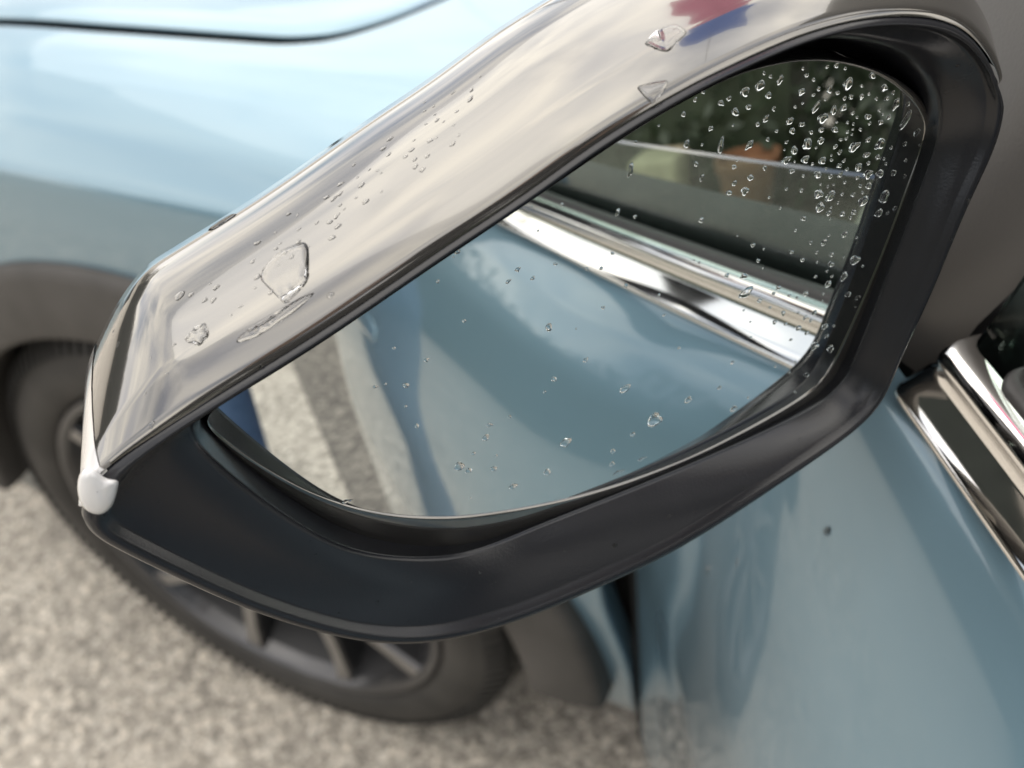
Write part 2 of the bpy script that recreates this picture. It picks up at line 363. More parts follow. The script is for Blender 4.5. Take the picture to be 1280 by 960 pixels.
# rest of the body behind and beside the door opening
def panel(x0, x1, nx, ymir=False, cut=None, ztop=.932):
    xs = np.linspace(x0, x1, nx); zt = np.concatenate([np.linspace(.16, .80, 20), np.linspace(.815, .932, 14)])
    rows = []
    for x in xs:
        row = []
        for z in zt:
            ins = float(inset(np.array(x)))+(.35*max(0, x-2.9)**2); row.append((x, float(side_y(z))+ins, z+float(drop(np.array(x)))*min(1., max(0., (z-.3)/.6))))
        for y, z in ((.075, .955), (.085, 1.0), (.09, 1.03)): row.append((x, y+float(inset(np.array(x)))+(.35*max(0, x-2.9)**2), z+float(drop(np.array(x)))-(0 if x > .5 else (z-.94))))
        rows.append(row)
    P = np.array(rows)
    if ymir: P[:, :, 1] = 1.76-P[:, :, 1]
    V, F = grid(P)
    if cut: F = [f for f in F if all(math.hypot(np.mean([V[i][0] for i in f])-c, np.mean([V[i][2] for i in f])-.345) > .425 for c in cut)]
    return V, F
mesh_obj('rear_quarter_panel', *panel(1.60, 3.35, 90, cut=[2.68]), M['paint'], car)
mesh_obj('far_side_panel', *panel(-.93, 3.35, 200, True, cut=[.02, 2.68]), M['paint'], car)
mesh_obj('door_sill', *box(.60, 1.6, .06, .16, .2, .33), M['plastic'], car, smooth=False)
mesh_obj('cabin_floor', *box(.3, 3.2, .16, 1.6, .22, .3), M['interior'], car, smooth=False)
mesh_obj('bulkhead', *box(.30, .34, .06, 1.70, .3, .93), M['black'], car, smooth=False)
mesh_obj('door_jamb', *box(.36, .50, .06, .10, .30, .90), M['black'], car, smooth=False)
mesh_obj('dashboard', *merge(box(.34, .75, .18, 1.58, .72, .92)), M['interior'], car, smooth=False)
mesh_obj('cowl', *merge(box(.332, .42, .50, 1.26, .93, .985)), M['plastic'], car, smooth=False)
for yy in (.44, 1.32):
    seat = mesh_obj('car_seat', *merge(box(1.0, 1.5, yy-.24, yy+.24, .34, .56), box(1.42, 1.6, yy-.23, yy+.23, .5, 1.15), box(1.5, 1.6, yy-.13, yy+.13, 1.17, 1.36)), M['interior'], car); bevel_mod(seat, .05, 4)
def tube(pts, r, n=10, flat=1.):
    pts = [np.array(p, float) for p in pts]; rows = []
    for i, p in enumerate(pts):
        t = pts[min(i+1, len(pts)-1)]-pts[max(i-1, 0)]; t /= np.linalg.norm(t); a = np.cross(t, (0, 0, 1.)); 
        if np.linalg.norm(a) < 1e-3: a = np.array([1., 0, 0])
        a /= np.linalg.norm(a); b = np.cross(t, a); rr = r[i] if hasattr(r, '__len__') else r
        rows.append([p+rr*(math.cos(q)*a+flat*math.sin(q)*b) for q in np.linspace(0, 2*math.pi, n+1)])
    V, F = grid(np.array(rows)); k = n+1
    return V, list(F)+[tuple(range(n)), tuple((len(pts)-1)*k+i for i in range(n))]
rl = [(.45, .16, .965), (.75, .20, 1.14), (1.1, .25, 1.36), (1.35, .28, 1.47), (1.7, .30, 1.52), (2.3, .30, 1.52), (2.8, .28, 1.45), (3.2, .22, 1.05)]
for mir in (0, 1):
    q = [(x, 1.76-y if mir else y, z) for x, y, z in rl]
    mesh_obj('roof_rail_pillar', *tube(q, .035), M['paint'], car)
    mesh_obj('centre_pillar', *tube([(1.68, 1.76-.12 if mir else .12, .95), (1.75, 1.76-.22 if mir else .22, 1.25), (1.8, 1.76-.3 if mir else .3, 1.51)], .04), M['plastic'], car)
rx = [(1.30, 1.47), (1.45, 1.505), (1.7, 1.535), (2.1, 1.55), (2.5, 1.53), (2.85, 1.45)]
mesh_obj('roof', *grid(np.array([[(x, y, z+.05*math.sin(math.pi*(y-.28)/1.2)-.04) for y in np.linspace(.28, 1.48, 20)] for x, z in rx])), M['paint'], car)
mesh_obj('windscreen', *grid(np.array([[(x-.10*math.sin(math.pi*(y-.16)/1.44), y, z) for y in np.linspace(.17+q*.1, 1.59-q*.1, 16)] for q, x, z in ((0, .42, .97), (.4, .78, 1.15), (1, 1.32, 1.46))])), M['winglass'], car)
mesh_obj('rear_screen', *grid(np.array([[(x+.05*math.sin(math.pi*(y-.2)/1.36), y, z) for y in np.linspace(.26, 1.5, 12)] for x, z in ((2.85, 1.45), (3.05, 1.25), (3.22, 1.02))])), M['winglass'], car)
mesh_obj('rear_side_glass', *grid(np.array([[(x, .10+.18*(z-1.02)/.45, z) for z in (1.02, 1.2, 1.44)] for x in (1.75, 2.3, 2.85)])), M['winglass'], car)
mesh_obj('far_side_glass', *grid(np.array([[(x, 1.66-.18*(z-1.02)/.45, z) for z in (1.02, 1.2, 1.40)] for x in (1.0, 1.7, 2.85)])), M['winglass'], car)
def nose():
    rows = []
    for y in np.linspace(.2, 1.56, 40):
        k = 1-((y-.88)/.68)**2; row = []
        for z, x in ((.18, -.86), (.3, -.9), (.45, -.93), (.6, -.94), (.70, -.935), (.765, -.93)): row.append((x-.10*k, y, z))
        rows.append(row)
    return grid(np.array(rows))
mesh_obj('front_bumper', *nose(), M['paint'], car)
for yy in (.32, 1.44): mesh_obj('headlamp', *merge(lathe_y([(.0, 0), (.06, .0), (.075, .02)], 0, 0, 20)) if False else grid(np.array([[(-.985-.03*math.sin(math.pi*(y-yy+.13)/.26), y, z) for z in (.56, .6, .66)] for y in np.linspace(yy-.13, yy+.13, 12)])), M['lamp'], car)
mesh_obj('grille', *grid(np.array([[(-1.045+.13*((y-.88)/.68)**2, y, z) for z in (.34, .42, .52)] for y in np.linspace(.5, 1.26, 16)])), M['plastic'], car)
mesh_obj('tailgate', *grid(np.array([[(x+.06*math.sin(math.pi*(y-.1)/1.56), y, z) for z, x in ((.3, 3.34), (.6, 3.40), (.95, 3.34), (1.03, 3.22))] for y in np.linspace(.1, 1.66, 20)])), M['paint'], car)
for yy in (.25, 1.51): mesh_obj('tail_lamp', *box(3.36, 3.41, yy-.1, yy+.1, .78, .92), M['redlamp'], car, smooth=False)
for args in ((2.68, .0, 1), (0, 1.76, -1), (2.68, 1.76, -1)): wheel('wheel', args[0], args[1], car, args[2], False)
for cx, mir in ((2.68, 0), (.02, 1), (2.68, 1)):
    pr = [(r, 1.76-y if mir else y) for r, y in clad_prof]; mesh_obj('wheel_arch_trim', *lathe_y(pr, cx, AZ, 60, math.radians(-14), math.radians(194)), M['clad'], car)
    pr = [(r, 1.76-y if mir else y) for r, y in liner_prof]; mesh_obj('wheel_arch_liner', *lathe_y(pr, cx, AZ, 40, math.radians(-20), math.radians(200)), M['clad'], car)

# ------------------------------------------------------------------ the open door
zk = [.165, .172, .185, .24, .45, .55, .70, .85, .92, .967, .995, 1.008, 1.017, 1.0205]
ok = [-.03, -.012, .004, .015, .020, .023, .028, .028, .0245, .0195, .0135, .0085, .0035, -.001]
def door_off(z, s=.3):
    e = float(spline([.165, .2, .35, .5, .65, .8, .9, .96, 1.0, 1.0205], [.045, .050, .060, .067, .070, .065, .045, .0215, .005, 0], z)); q = min(1, max(0, (s-.03)/.55))
    return float(spline(zk, ok, z))+e*q*q*(3-2*q)
SD0, SD1 = .012, 1.10
def door_skin():
    zs = np.concatenate([np.linspace(.165, .9, 40), np.linspace(.91, 1.0205, 28)])
    ss = np.concatenate([[SD0, SD0, SD0+.0008, SD0+.0025, SD0+.005, SD0+.010], np.linspace(SD0+.03, SD1-.03, 40), [SD1-.008, SD1-.003, SD1, SD1]])
    dd = np.concatenate([[-.035, -.006, -.003, -.001, -.0002, 0], np.zeros(40), [-.0003, -.002, -.006, -.035]])
    P = np.array([[dp(s, door_off(z, s)+d, z) for z in zs] for s, d in zip(ss, dd)])
    return grid(P)
door = mesh_obj('front_door', *door_skin(), M['paint'], car)
def dbox(s0, s1, o0, o1, z0, z1):
    v, f = box(s0, s1, o0, o1, z0, z1); return [dp(*p) for p in v], f
mesh_obj('edge_gap_shade', *tube([dp(SD0-.0065, door_off(z, SD0)-.0055, z) for z in np.linspace(.17, .98, 30)], .0065, 8), M['black'], door)  # black strip added to draw the shaded gap along the door edge
bevel_mod(mesh_obj('door_lining', *dbox(SD0+.005, SD1-.004, -.085, -.034, .18, 1.046), M['interior'], door), .012)
def sweep(prof, s0, s1, n=60, skew=0.):
    """profile [(off, z)] run along the door; skew slants the front end"""
    ss = np.concatenate([s0+np.array([0, .001, .0025, .005, .008]), np.linspace(s0+.012, s1, n-5)])
    P = np.array([[dp(s+(skew*(z-prof[0][1])*(1-(s-s0)/(s1-s0))), o-.0055*max(0, 1-(s-s0)/.008)**2.2, z) for o, z in prof] for s in ss])
    V, F = grid(P); k = len(prof)
    return V, list(F)+[tuple(range(k)), tuple((n-1)*k+i for i in range(k))]
tp = [(-.006, 1.0185), (.003, 1.0187), (.0058, 1.0193), (.0068, 1.0206), (.0066, 1.0220), (.0058, 1.0230), (.0053, 1.0235), (.0034, 1.0270), (.0016, 1.0304), (-.0002, 1.0338), (-.0020, 1.0372), (-.0016, 1.0381), (-.0008, 1.0394), (-.0006, 1.0410), (-.0014, 1.0428), (-.0034, 1.0442), (-.006, 1.0450), (-.012, 1.0450), (-.012, 1.0185)]
_bv, _bf = sweep(tp, .268, 1.085, skew=.35)
mesh_obj('belt_moulding', _bv, _bf, None, door, auto=1.0, mats=[M['chrome']], idx=[0]*len(_bf))
sp_ = [(-.0085, 1.0435), (-.0090, 1.0458), (-.0105, 1.0470), (-.0135, 1.0476), (-.0165, 1.0470), (-.0178, 1.04)]
mesh_obj('window_seal', *sweep(sp_, .297, 1.075), M['rubber'], door)
def wpane():
    A = [(.268, 1.02), (.288, 1.0945), (.55, 1.0885), (1.06, 1.082), (1.06, 1.02)]
    V = [dp(s, -.0205-.02*(z-1.02), z) for s, z in A]+[dp(s, -.0245-.02*(z-1.02), z) for s, z in A]; n = 5
    return V, [tuple(range(n)), tuple(range(2*n-1, n-1, -1))]+[(i, (i+1) % n, n+(i+1) % n, n+i) for i in range(n)]
mesh_obj('window_pane', *wpane(), M['winglass'], door, smooth=False)
# sail panel in front of the window and the window frame above
def sail():
    rows = []
    for q in np.linspace(0, 1, 24):
        z = 1.008+q*.36; s1 = .264+.36*(z-1.03)*(1 if z > 1.03 else 0)+.25*max(0, z-1.15); s0 = .045+.74*(z-1.008)
        row = []
        for w in np.linspace(0, 1, 16):
            s = s0+(s1-s0)*w; o = -.006-.16*(z-1.008)-.010*(2*w-1)**2*0-.012*max(0, (w-.75)/.25)**2-.006*max(0, (.2-w)/.2)**2
            row.append(dp(s, o, z))
        rows.append(row)
    return grid(np.array(rows))
mesh_obj('sail_panel', *sail(), M['sail'], door)
fr = [dp(.272, -.030, 1.02), dp(.296, -.040, 1.10), dp(.350, -.055, 1.20), dp(.50, -.075, 1.34), dp(.64, -.10, 1.44), dp(.82, -.11, 1.49), dp(1.02, -.11, 1.50), dp(1.075, -.09, 1.42), dp(1.075, -.05, 1.2), dp(1.07, -.02, 1.02)]
mesh_obj('window_frame', *tube([p-DN*.012 for p in fr], .007), M['rubber'], door)
def flush_handle():
    n = 28; ring = [(.93+.072*math.copysign(abs(math.cos(a))**.5, math.cos(a)), .872+.012*math.copysign(abs(math.sin(a))**.5, math.sin(a))) for a in np.linspace(0, 2*math.pi, n, endpoint=False)]
    V = []
    for k, e in ((1.0, -.002), (1.0, .0004), (.93, .0012), (.5, .0014)):
        V += [dp(.93+(x-.93)*k, door_off(.872+(z-.872)*k, .93+(x-.93)*k)+e, .872+(z-.872)*k) for x, z in ring]
    return V, [(j*n+i, j*n+(i+1) % n, (j+1)*n+(i+1) % n, (j+1)*n+i) for j in range(3) for i in range(n)]+[tuple(3*n+i for i in range(n))]
mesh_obj('door_handle', *flush_handle(), M['paint'], door)

# ------------------------------------------------------------------ the wing mirror
def pix(u, v):
    d = RIGHT*((u-640)/FPX)+DOWN*((v-480)/FPX)+FWD; return d
AL, BE, T0, RC = math.radians(9), math.radians(7.3), .235, 1.4
MN = math.cos(BE)*(math.cos(AL)*DT-math.sin(AL)*DN)+math.sin(BE)*UZ
MC = CAM+T0*pix(720, 380)
MA = np.cross(UZ, MN); MA /= np.linalg.norm(MA); MB = np.cross(MN, MA)
CEN = MC-MN*RC
def mp3(a, b, n): return MC+MA*a+MB*b+MN*n
def on_plane(px, h):
    d = pix(*px); t = ((MC+MN*h-CAM)@MN)/(d@MN); Q = CAM+t*d-MC; return np.array([Q@MA, Q@MB])
def dome(a, b): return -RC+math.sqrt(RC*RC-a*a-b*b)           # convex glass: height of the sphere over the tangent plane
def resample(pts, n, smooth=0):
    """closed outline -> n points at even angles about its middle"""
    c = np.array([.012, -.008]); p = np.array(pts)-c
    a = np.arctan2(p[:, 1], p[:, 0]); r = np.hypot(p[:, 0], p[:, 1]); o = np.argsort(a); a, p = a[o], p[o]
    aa = np.concatenate([a-2*math.pi, a, a+2*math.pi]); pp = np.concatenate([p, p, p])
    q = np.linspace(-math.pi, math.pi, n, endpoint=False)
    # intersect each ray with the polygon
    out = np.zeros((n, 2))
    k = np.searchsorted(aa, q)-1
    for i in range(n):
        A, B = pp[k[i]], pp[k[i]+1]; d = np.array([math.cos(q[i]), math.sin(q[i])]); e = B-A
        t = (A[0]*e[1]-A[1]*e[0])/(d[0]*e[1]-d[1]*e[0]); out[i] = d*t
    for _ in range(smooth): out = .25*np.roll(out, 1, 0)+.5*out+.25*np.roll(out, -1, 0)
    return out+c
NR = 640
O_px = [(98, 650), (108, 670), (135, 688), (200, 720), (300, 765), (400, 797), (480, 810), (560, 805), (650, 780), (750, 738), (850, 690), (950, 625), (1050, 555), (1090, 520), (1112, 488), (1132, 440), (1170, 360), (1210, 262), (1245, 190), (1260, 135), (1255, 90), (1232, 50), (1200, 24), (1150, 14), (1080, 18), (1000, 40), (920, 75), (850, 110), (750, 170), (650, 242), (550, 308), (400, 411), (250, 503), (150, 567), (126, 584), (110, 603), (100, 625)]
I_px = [(232, 538), (262, 572), (310, 612), (380, 662), (450, 697), (540, 711), (620, 702), (740, 657), (880, 600), (1000, 545), (1062, 505), (1092, 445), (1130, 350), (1172, 240), (1198, 165), (1190, 115), (1155, 75), (1095, 50), (1020, 46), (940, 74), (860, 112), (760, 172), (660, 244), (540, 323), (400, 418), (300, 482), (245, 518)]
G_px = [(252, 518), (262, 537), (300, 580), (380, 640), (450, 681), (540, 701), (620, 690), (740, 645), (880, 585), (1000, 530), (1052, 487), (1078, 430), (1112, 340), (1150, 240), (1174, 165), (1168, 140), (1150, 118), (1120, 96), (1080, 80), (1030, 70), (980, 72), (920, 86), (860, 114), (780, 160), (660, 241), (520, 336), (400, 421), (300, 487)]
H_px = [(257, 518), (270, 544), (340, 590), (400, 620), (470, 640), (560, 645), (650, 633), (740, 613), (830, 583), (900, 553), (1000, 500), (1034, 470), (1055, 430), (1076, 385), (1106, 315), (1135, 240), (1156, 185), (1161, 158), (1146, 130), (1118, 105), (1080, 86), (1030, 76), (980, 78), (920, 92), (860, 120), (780, 165), (660, 246), (520, 341), (400, 426), (300, 491)]
def dense(P, h, k=8):
    P = np.array(P, float); n = len(P)*k; t = np.arange(n)/k; i = t.astype(int); f = (t-i)[:, None]; m = len(P)
    p0, p1, p2, p3 = P[(i-1) % m], P[i % m], P[(i+1) % m], P[(i+2) % m]
    Q = .5*((2*p1)+(-p0+p2)*f+(2*p0-5*p1+4*p2-p3)*f**2+(-p0+3*p1-3*p2+p3)*f**3)
    for _ in range(10): Q = .25*np.roll(Q, 1, 0)+.5*Q+.25*np.roll(Q, -1, 0)
    return [on_plane(p, h) for p in Q]
OO = resample(dense(O_px, .012), NR, 6)
II = resample(dense(I_px, .009), NR, 14)
GG = resample(dense(G_px, -.004), NR, 6)
HH = resample(dense(H_px, -.002), NR, 6)
def ring3(P, n): return np.array([mp3(a, b, n if not callable(n) else n(a, b)) for a, b in P])
def loft(rings, close=True):
    R_ = np.array(rings)                                                # (k, NR, 3)
    R_ = np.concatenate([R_, R_[:, :1]], 1)
    return grid(R_)
tang = np.roll(OO, -1, 0)-np.roll(OO, 1, 0); tang /= np.hypot(tang[:, 0], tang[:, 1])[:, None]
for _ in range(40): tang = .25*np.roll(tang, 1, 0)+.5*tang+.25*np.roll(tang, -1, 0)
tang /= np.hypot(tang[:, 0], tang[:, 1])[:, None]
NU = np.stack([tang[:, 1], -tang[:, 0]], 1)                             # outward normal of the outline
mirror = empty('wing_mirror', tuple(MC), car)
mirror['label'] = 'wet wing mirror with glossy cap and black bezel'
# glass
def disc(P, hfun, k=26):
    c = P.mean(0); rows = []
    for q in np.linspace(0, 1, k): rows.append([mp3(*(c+(p-c)*q), hfun(*(c+(p-c)*q))) for p in P])
    return loft(rows)
glass_V, glass_F = disc(HH, dome)
mesh_obj('mirror_glass', glass_V, glass_F, M['mirror'], mirror)
# backing plate edge round the glass
mid = HH*.45+GG*.55
mesh_obj('glass_surround', *loft([ring3(HH*1.0, lambda a, b: dome(a, b)-.0006), ring3(HH*.97+GG*.03, lambda a, b: dome(a, b)+.0002), ring3(HH*.9+GG*.1, lambda a, b: dome(a, b)+.0004), ring3(mid, lambda a, b: dome(a, b)+.0004), ring3(HH*.08+GG*.92, lambda a, b: dome(a, b)-.0006), ring3(GG, lambda a, b: dome(a, b)-.0025), ring3(GG, lambda a, b: dome(a, b)-.012)]), M['surround'], mirror)
# bezel: lip, groove, face, throat
def ins(d): return OO-NU*d
wI = np.clip(np.hypot(*(OO-II).T)/.02, .0, 1)[:, None]                  # narrow along the top edge
tl = np.clip((-NU[:, 1]-.25)/.5, 0, 1)*np.clip((OO[:, 0]+.115)/.08, 0, 1)*.7
tl = np.maximum(tl, np.clip((NU[:, 0]-.35)/.35, 0, 1)*.55)
for _ in range(90): tl = .25*np.roll(tl, 1)+.5*tl+.25*np.roll(tl, -1)
def ring3v(P, n): return np.array([mp3(a, b, h) for (a, b), h in zip(P, n)])
def insw(d): return OO-NU*d*(.25+.75*wI)
tp2 = np.clip(NU[:, 1]*4-.6, 0, 1)[:, None]*.0010
bez = [ring3(OO-NU*(.0006+tp2), -.004), ring3(OO-NU*(.0004+tp2), .004), ring3(OO-NU*tp2, .0085), ring3(insw(.0006)-NU*tp2, .0108), ring3(insw(.0020)-NU*tp2, .0125), ring3(insw(.0036)-NU*tp2, .0128), ring3(insw(.0048), .0119), ring3(insw(.0058), .0105), ring3(insw(.0066), .0101),
       ring3v(II*.55+insw(.0066)*.45, .0098-.0045*tl), ring3v(II*.95+OO*.05, .0092-.0102*tl), ring3v(II, .0086-.0106*tl), ring3v(II-(II-GG)*.10, .0072-.0100*tl), ring3v(II*.72+GG*.28, -.0005-.005*tl), ring3(II*.5+GG*.5, -.008), ring3(GG*1.005, -.012)]
mesh_obj('bezel', *loft(bez), M['plastic'], mirror)

# shell behind the bezel: cap above, lower housing below, clear indicator between them at the outer end
ang = np.arctan2(OO[:, 1]+.008, OO[:, 0]-.012)
iL = int(np.argmin(np.hypot(*(OO-on_plane((126, 584), .012)).T)))      # outer top corner
iR = int(np.argmin(np.hypot(*(OO-on_plane((1258, 105), .012)).T)))     # inner top corner
iB = int(np.argmin(np.hypot(*(OO-on_plane((99, 642), .012)).T)))       # lower end of the indicator
upw = np.clip((NU[:, 1]+.15)/.9, 0, 1)                                  # 1 on the upper edge, 0 below
for _ in range(30): upw = .25*np.roll(upw, 1)+.5*upw+.25*np.roll(upw, -1)
CC = np.array([.012, -.012])
#        back    out(top) out(else) shrink
secs = [(.0010, -.0012, -.0004, 0), (.0012, .0002, .0002, 0), (.0024, .0016, .0004, 0), (.0074, .0062, .0004, 0), (.0082, .0068, .0003, 0), (.0096, .0076, .0, 0), (.020, .0114, -.0025, .0), (.030, .0138, -.005, .0),
        (.040, .0142, -.008, .0), (.050, .0120, -.011, .0), (.059, .0070, -.015, .01), (.067, .0, -.021, .03), (.075, -.0095, -.030, .07), (.082, -.021, -.042, .2), (.087, -.030, -.05, .45), (.089, -.03, -.05, .8), (.0892, -.03, -.05, 1.)]
def shell_ring(k, extra=0.):
    B, o1, o2, sh = secs[k]
    lw = np.clip((OO[:, 0]+.124)/.036, 0, 1); lw = lw*lw*(3-2*lw)
    q1 = o1*lw if o1 > 0 else o1*np.ones(NR); q2 = o2*lw if B < .06 else o2*np.ones(NR)
    out = (q1*upw+q2*(1-upw)+extra)[:, None]
    P = OO+NU*out; P = P+(CC-P)*sh
    return ring3v(P, .0075+.0046*np.clip(NU[:, 1]*4-.6, 0, 1)-B)
rings = [shell_ring(k) for k in range(len(secs))]
def arc(i0, i1):
    """indices walking from i0 to i1 over the outline"""
    out = [i0]
    while out[-1] != i1: out.append((out[-1]-1) % NR)
    return out
def span(ids, ks, extra=0.):
    P = np.array([[ (shell_cache(k, extra))[i] for i in ids] for k in ks]); return grid(P)
_sc = {}
def shell_cache(k, e):
    if (k, e) not in _sc: _sc[(k, e)] = shell_ring(k, e)
    return _sc[(k, e)]
top_ids = arc(iL, iR); low_ids = arc(iR, iB); lens_ids = arc(iB, iL)
cap_V, cap_F = span(top_ids, range(len(secs)))
# turn the cap's free ends in so that it has an edge
cap = mesh_obj('mirror_cap', cap_V, cap_F, M['black_gloss'], mirror)
mesh_obj('lower_housing', *span(low_ids, range(len(secs)), -.0008), M['plastic'], mirror)
def at(px, n):
    a, b = on_plane(px, n); return mp3(a, b, n)
LP = [(148, 601), (147, 614), (142, 630), (134, 640), (124, 644), (112, 641), (102, 631), (97, 615), (98, 597), (105, 586), (117, 586), (133, 597)]
def cushion(hs):
    P = np.array(LP, float); k = 6; n = len(P)*k; t = np.arange(n)/k; i = t.astype(int); f = (t-i)[:, None]; m = len(P)
    p0, p1, p2, p3 = P[(i-1) % m], P[i % m], P[(i+1) % m], P[(i+2) % m]
    Q = .5*((2*p1)+(-p0+p2)*f+(2*p0-5*p1+4*p2-p3)*f**2+(-p0+3*p1-3*p2+p3)*f**3); c = Q.mean(0)
    rows = [[at(tuple(c+(q-c)*k_), h) for q in list(Q)+[Q[0]]] for k_, h in hs]
    return grid(np.array(rows))
mesh_obj('indicator_lens', *merge(span(lens_ids, range(0, 14), .0002), cushion([(1., .002), (1., .0118), (.985, .0130), (.94, .0140), (.84, .0147), (.6, .0152), (.3, .0154), (.02, .0154)])), M['lens'], mirror)
mesh_obj('indicator_reflector', *merge(span(lens_ids, range(0, 14), -.0016), cushion([(.8, .004), (.8, .0112), (.74, .0122), (.72, .0112), (.45, .0112), (.42, .0124), (.36, .0112), (.02, .0110)])), M['reflector'], mirror)
st = [mp3(.075, -.030, -.035), mp3(.10, -.045, -.045), dp(.22, .03, 1.035), dp(.205, -.01, 1.03)]
mesh_obj('mirror_stalk', *tube(st, [.022, .022, .024, .028], 16, 1.4), M['plastic'], mirror)

# ------------------------------------------------------------------ water
_dg = None
def bvh_of(V, F): return BVHTree.FromPolygons([Vector(v) for v in V], F)
bv_cap = bvh_of(cap_V, cap_F); bv_glass = bvh_of(glass_V, glass_F)
bv_door = bvh_of([door.matrix_world @ v.co if False else v.co for v in door.data.vertices], [tuple(p.vertices) for p in door.data.polygons])
def cast(bv, u, v):
    d = pix(u, v); h = bv.ray_cast(Vector(CAM), Vector(d).normalized()); return h
drop_meshes = []
for k in range(14):
    n, rings_ = 18, 7; ph = rng.uniform(0, 6.28, 4); am = rng.uniform(.03, .16, 4)
    V = [(0, 0, 1)]; F = []
    for j in range(1, rings_+1):
        q = j/rings_
        for i in range(n):
            a = 2*math.pi*i/n; rr = 1+sum(am[e]*math.cos((e+1)*a+ph[e]) for e in range(1, 4))
            zz = (1-q**2.2)**.62 if q < 1 else 0
            V.append((q*rr*math.cos(a)*(1+.12*am[0]*4*math.cos(a)), q*rr*math.sin(a), zz))
    for i in range(n): V.append((V[1+(rings_-1)*n+i][0], V[1+(rings_-1)*n+i][1], -.5))
    V.append((0, 0, -.5)); F += [(0, 1+i, 1+(i+1) % n) for i in range(n)]
    for j in range(rings_):
        F += [(1+j*n+i, 1+(j+1)*n+i, 1+(j+1)*n+(i+1) % n, 1+j*n+(i+1) % n) for i in range(n)]
    F += [(len(V)-1, 1+rings_*n+(i+1) % n, 1+rings_*n+i) for i in range(n)]
    me = bpy.data.meshes.new('water_drop'); me.from_pydata(V, [], F); me.materials.append(M['water'])
    me.polygons.foreach_set('use_smooth', [True]*len(me.polygons)); me.update(); drop_meshes.append(me)
def pool_obj(pool, name, label):
    V, F = merge(*pool); o = mesh_obj(name, V, F, M['water']); tag(o, label, 'water specks', kind='stuff'); return o
def glass_label(u, v):
    # what the drop seems to lie on in the reflection
    if v < 190+.14*(u-740): return 'small clear water drop over the dark hedge reflected at the top of the mirror glass'
    if v < 320+.40*(u-840)-12: return 'small clear water drop over the reflected car window in the mirror glass'
    if v < 385+.48*(u-840)+6: return 'small clear water drop over the reflected chrome strip in the mirror glass'
    return 'small clear water drop over the reflected blue door in the mirror glass'
def put_drop(bv, u, v, lx, ly, tilt, label, group, height=.32, pool=None):
    """a drop of lx by ly photo pixels sitting on a surface"""
    h = cast(bv, u, v)
    if h[0] is None: return None
    p, nrm, _, dist = h
    if nrm.dot(Vector(pix(u, v))) > 0: nrm = -nrm
    pxm = dist/math.hypot(FPX, 300)
    tx = Vector(RIGHT*math.cos(tilt)+DOWN*math.sin(tilt)); tx = (tx-nrm*tx.dot(nrm)).normalized(); ty = nrm.cross(tx)
    a, b = lx*.44*pxm, ly*.44*pxm*1.1; hh = min(a, b)*height*2
    m = Matrix((tx*a, ty*b, nrm*hh)).transposed().to_4x4(); m.translation = p; dm = random.choice(drop_meshes)
    if pool is not None:
        pool.append(([tuple(m @ q.co) for q in dm.vertices], [tuple(q.vertices) for q in dm.polygons])); return True
    o = bpy.data.objects.new('water_drop', dm); COL.objects.link(o); o.matrix_world = m
    tag(o, label, 'water drop', group); return o
GL, GG_ = 'small clear water drop clinging to the mirror glass', 'water drops on the mirror glass'
named = [(686, 409, 15, 9, 1.2, 'lone water drop near the middle of the mirror glass'), (781, 486, 20, 10, -.5, 'slanted oval water drop below the middle of the mirror glass'),
         (818, 525, 27, 18, -.7, 'largest oval water drop low on the mirror glass'), (707, 553, 20, 12, -1.1, 'upright oval water drop low in the middle of the mirror glass'),
         (574, 583, 17, 13, -.4, 'leftmost large water drop above the lower edge of the mirror glass')]
for u, v, a, b, t, lb in named: put_drop(bv_glass, u, v, a, b, t, lb, GG_)
man = [(432, 627, 16, 6, -.2), (607, 547, 12, 9, -.5), (617, 586, 11, 8, -.6), (641, 608, 13, 9, -.4), (684, 590, 12, 10, .9), (586, 588, 10, 8, .4), (592, 567, 8, 5, -.5), (507, 508, 5, 4, 0), (533, 450, 9, 6, -.5), (637, 521, 6, 5, 0), (766, 564, 9, 7, 1.3), (765, 580, 10, 7, -.6), (791, 543, 9, 6, -.4), (772, 591, 17, 6, -.3), (802, 574, 13, 5, -.3), (635, 352, 9, 5, -.7), (694, 330, 7, 4, 0), (860, 500, 14, 8, -.5), (917, 511, 13, 8, -.5), (932, 366, 24, 12, -.5), (930, 345, 12, 8, .2), (979, 391, 9, 6, 1.2), (1018, 432, 14, 11, .3), (1038, 436, 12, 9, .8), (998, 410, 11, 7, -.5), (1031, 408, 11, 7, -.3), (1018, 391, 9, 7, .1), (788, 212, 9, 20, .1), (772, 265, 7, 12, .2), (876, 275, 10, 7, .2), (901, 182, 9, 22, .05), (937, 181, 9, 14, .6), (858, 180, 9, 11, .2), (870, 205, 7, 7, 0), (877, 222, 6, 10, .2), (938, 222, 10, 8, .6), (950, 107, 13, 15, .5), (931, 115, 15, 11, .4), (975, 100, 8, 13, .4), (919, 140, 14, 9, .5), (901, 129, 10, 7, .4), (1002, 115, 11, 8, -.3), (1020, 134, 8, 18, .5), (1042, 138, 9, 12, .3), (1028, 148, 15, 13, .2), (1009, 180, 15, 14, .2), (1026, 176, 10, 9, .3), (1067, 184, 18, 11, -.6), (1100, 180, 13, 15, .4), (1100, 217, 12, 10, .9), (1105, 246, 14, 16, .5), (1120, 130, 9, 15, .3), (1132, 150, 9, 26, .5), (1105, 110, 10, 9, 0), (1090, 95, 12, 7, .3), (1060, 105, 14, 15, .6), (1068, 325, 16, 12, -.2), (1100, 330, 12, 10, .5), (1035, 355, 10, 9, 0), (1060, 368, 11, 7, .3), (1072, 372, 9, 6, .2), (1085, 365, 8, 7, .1), (1055, 345, 10, 12, .3)]
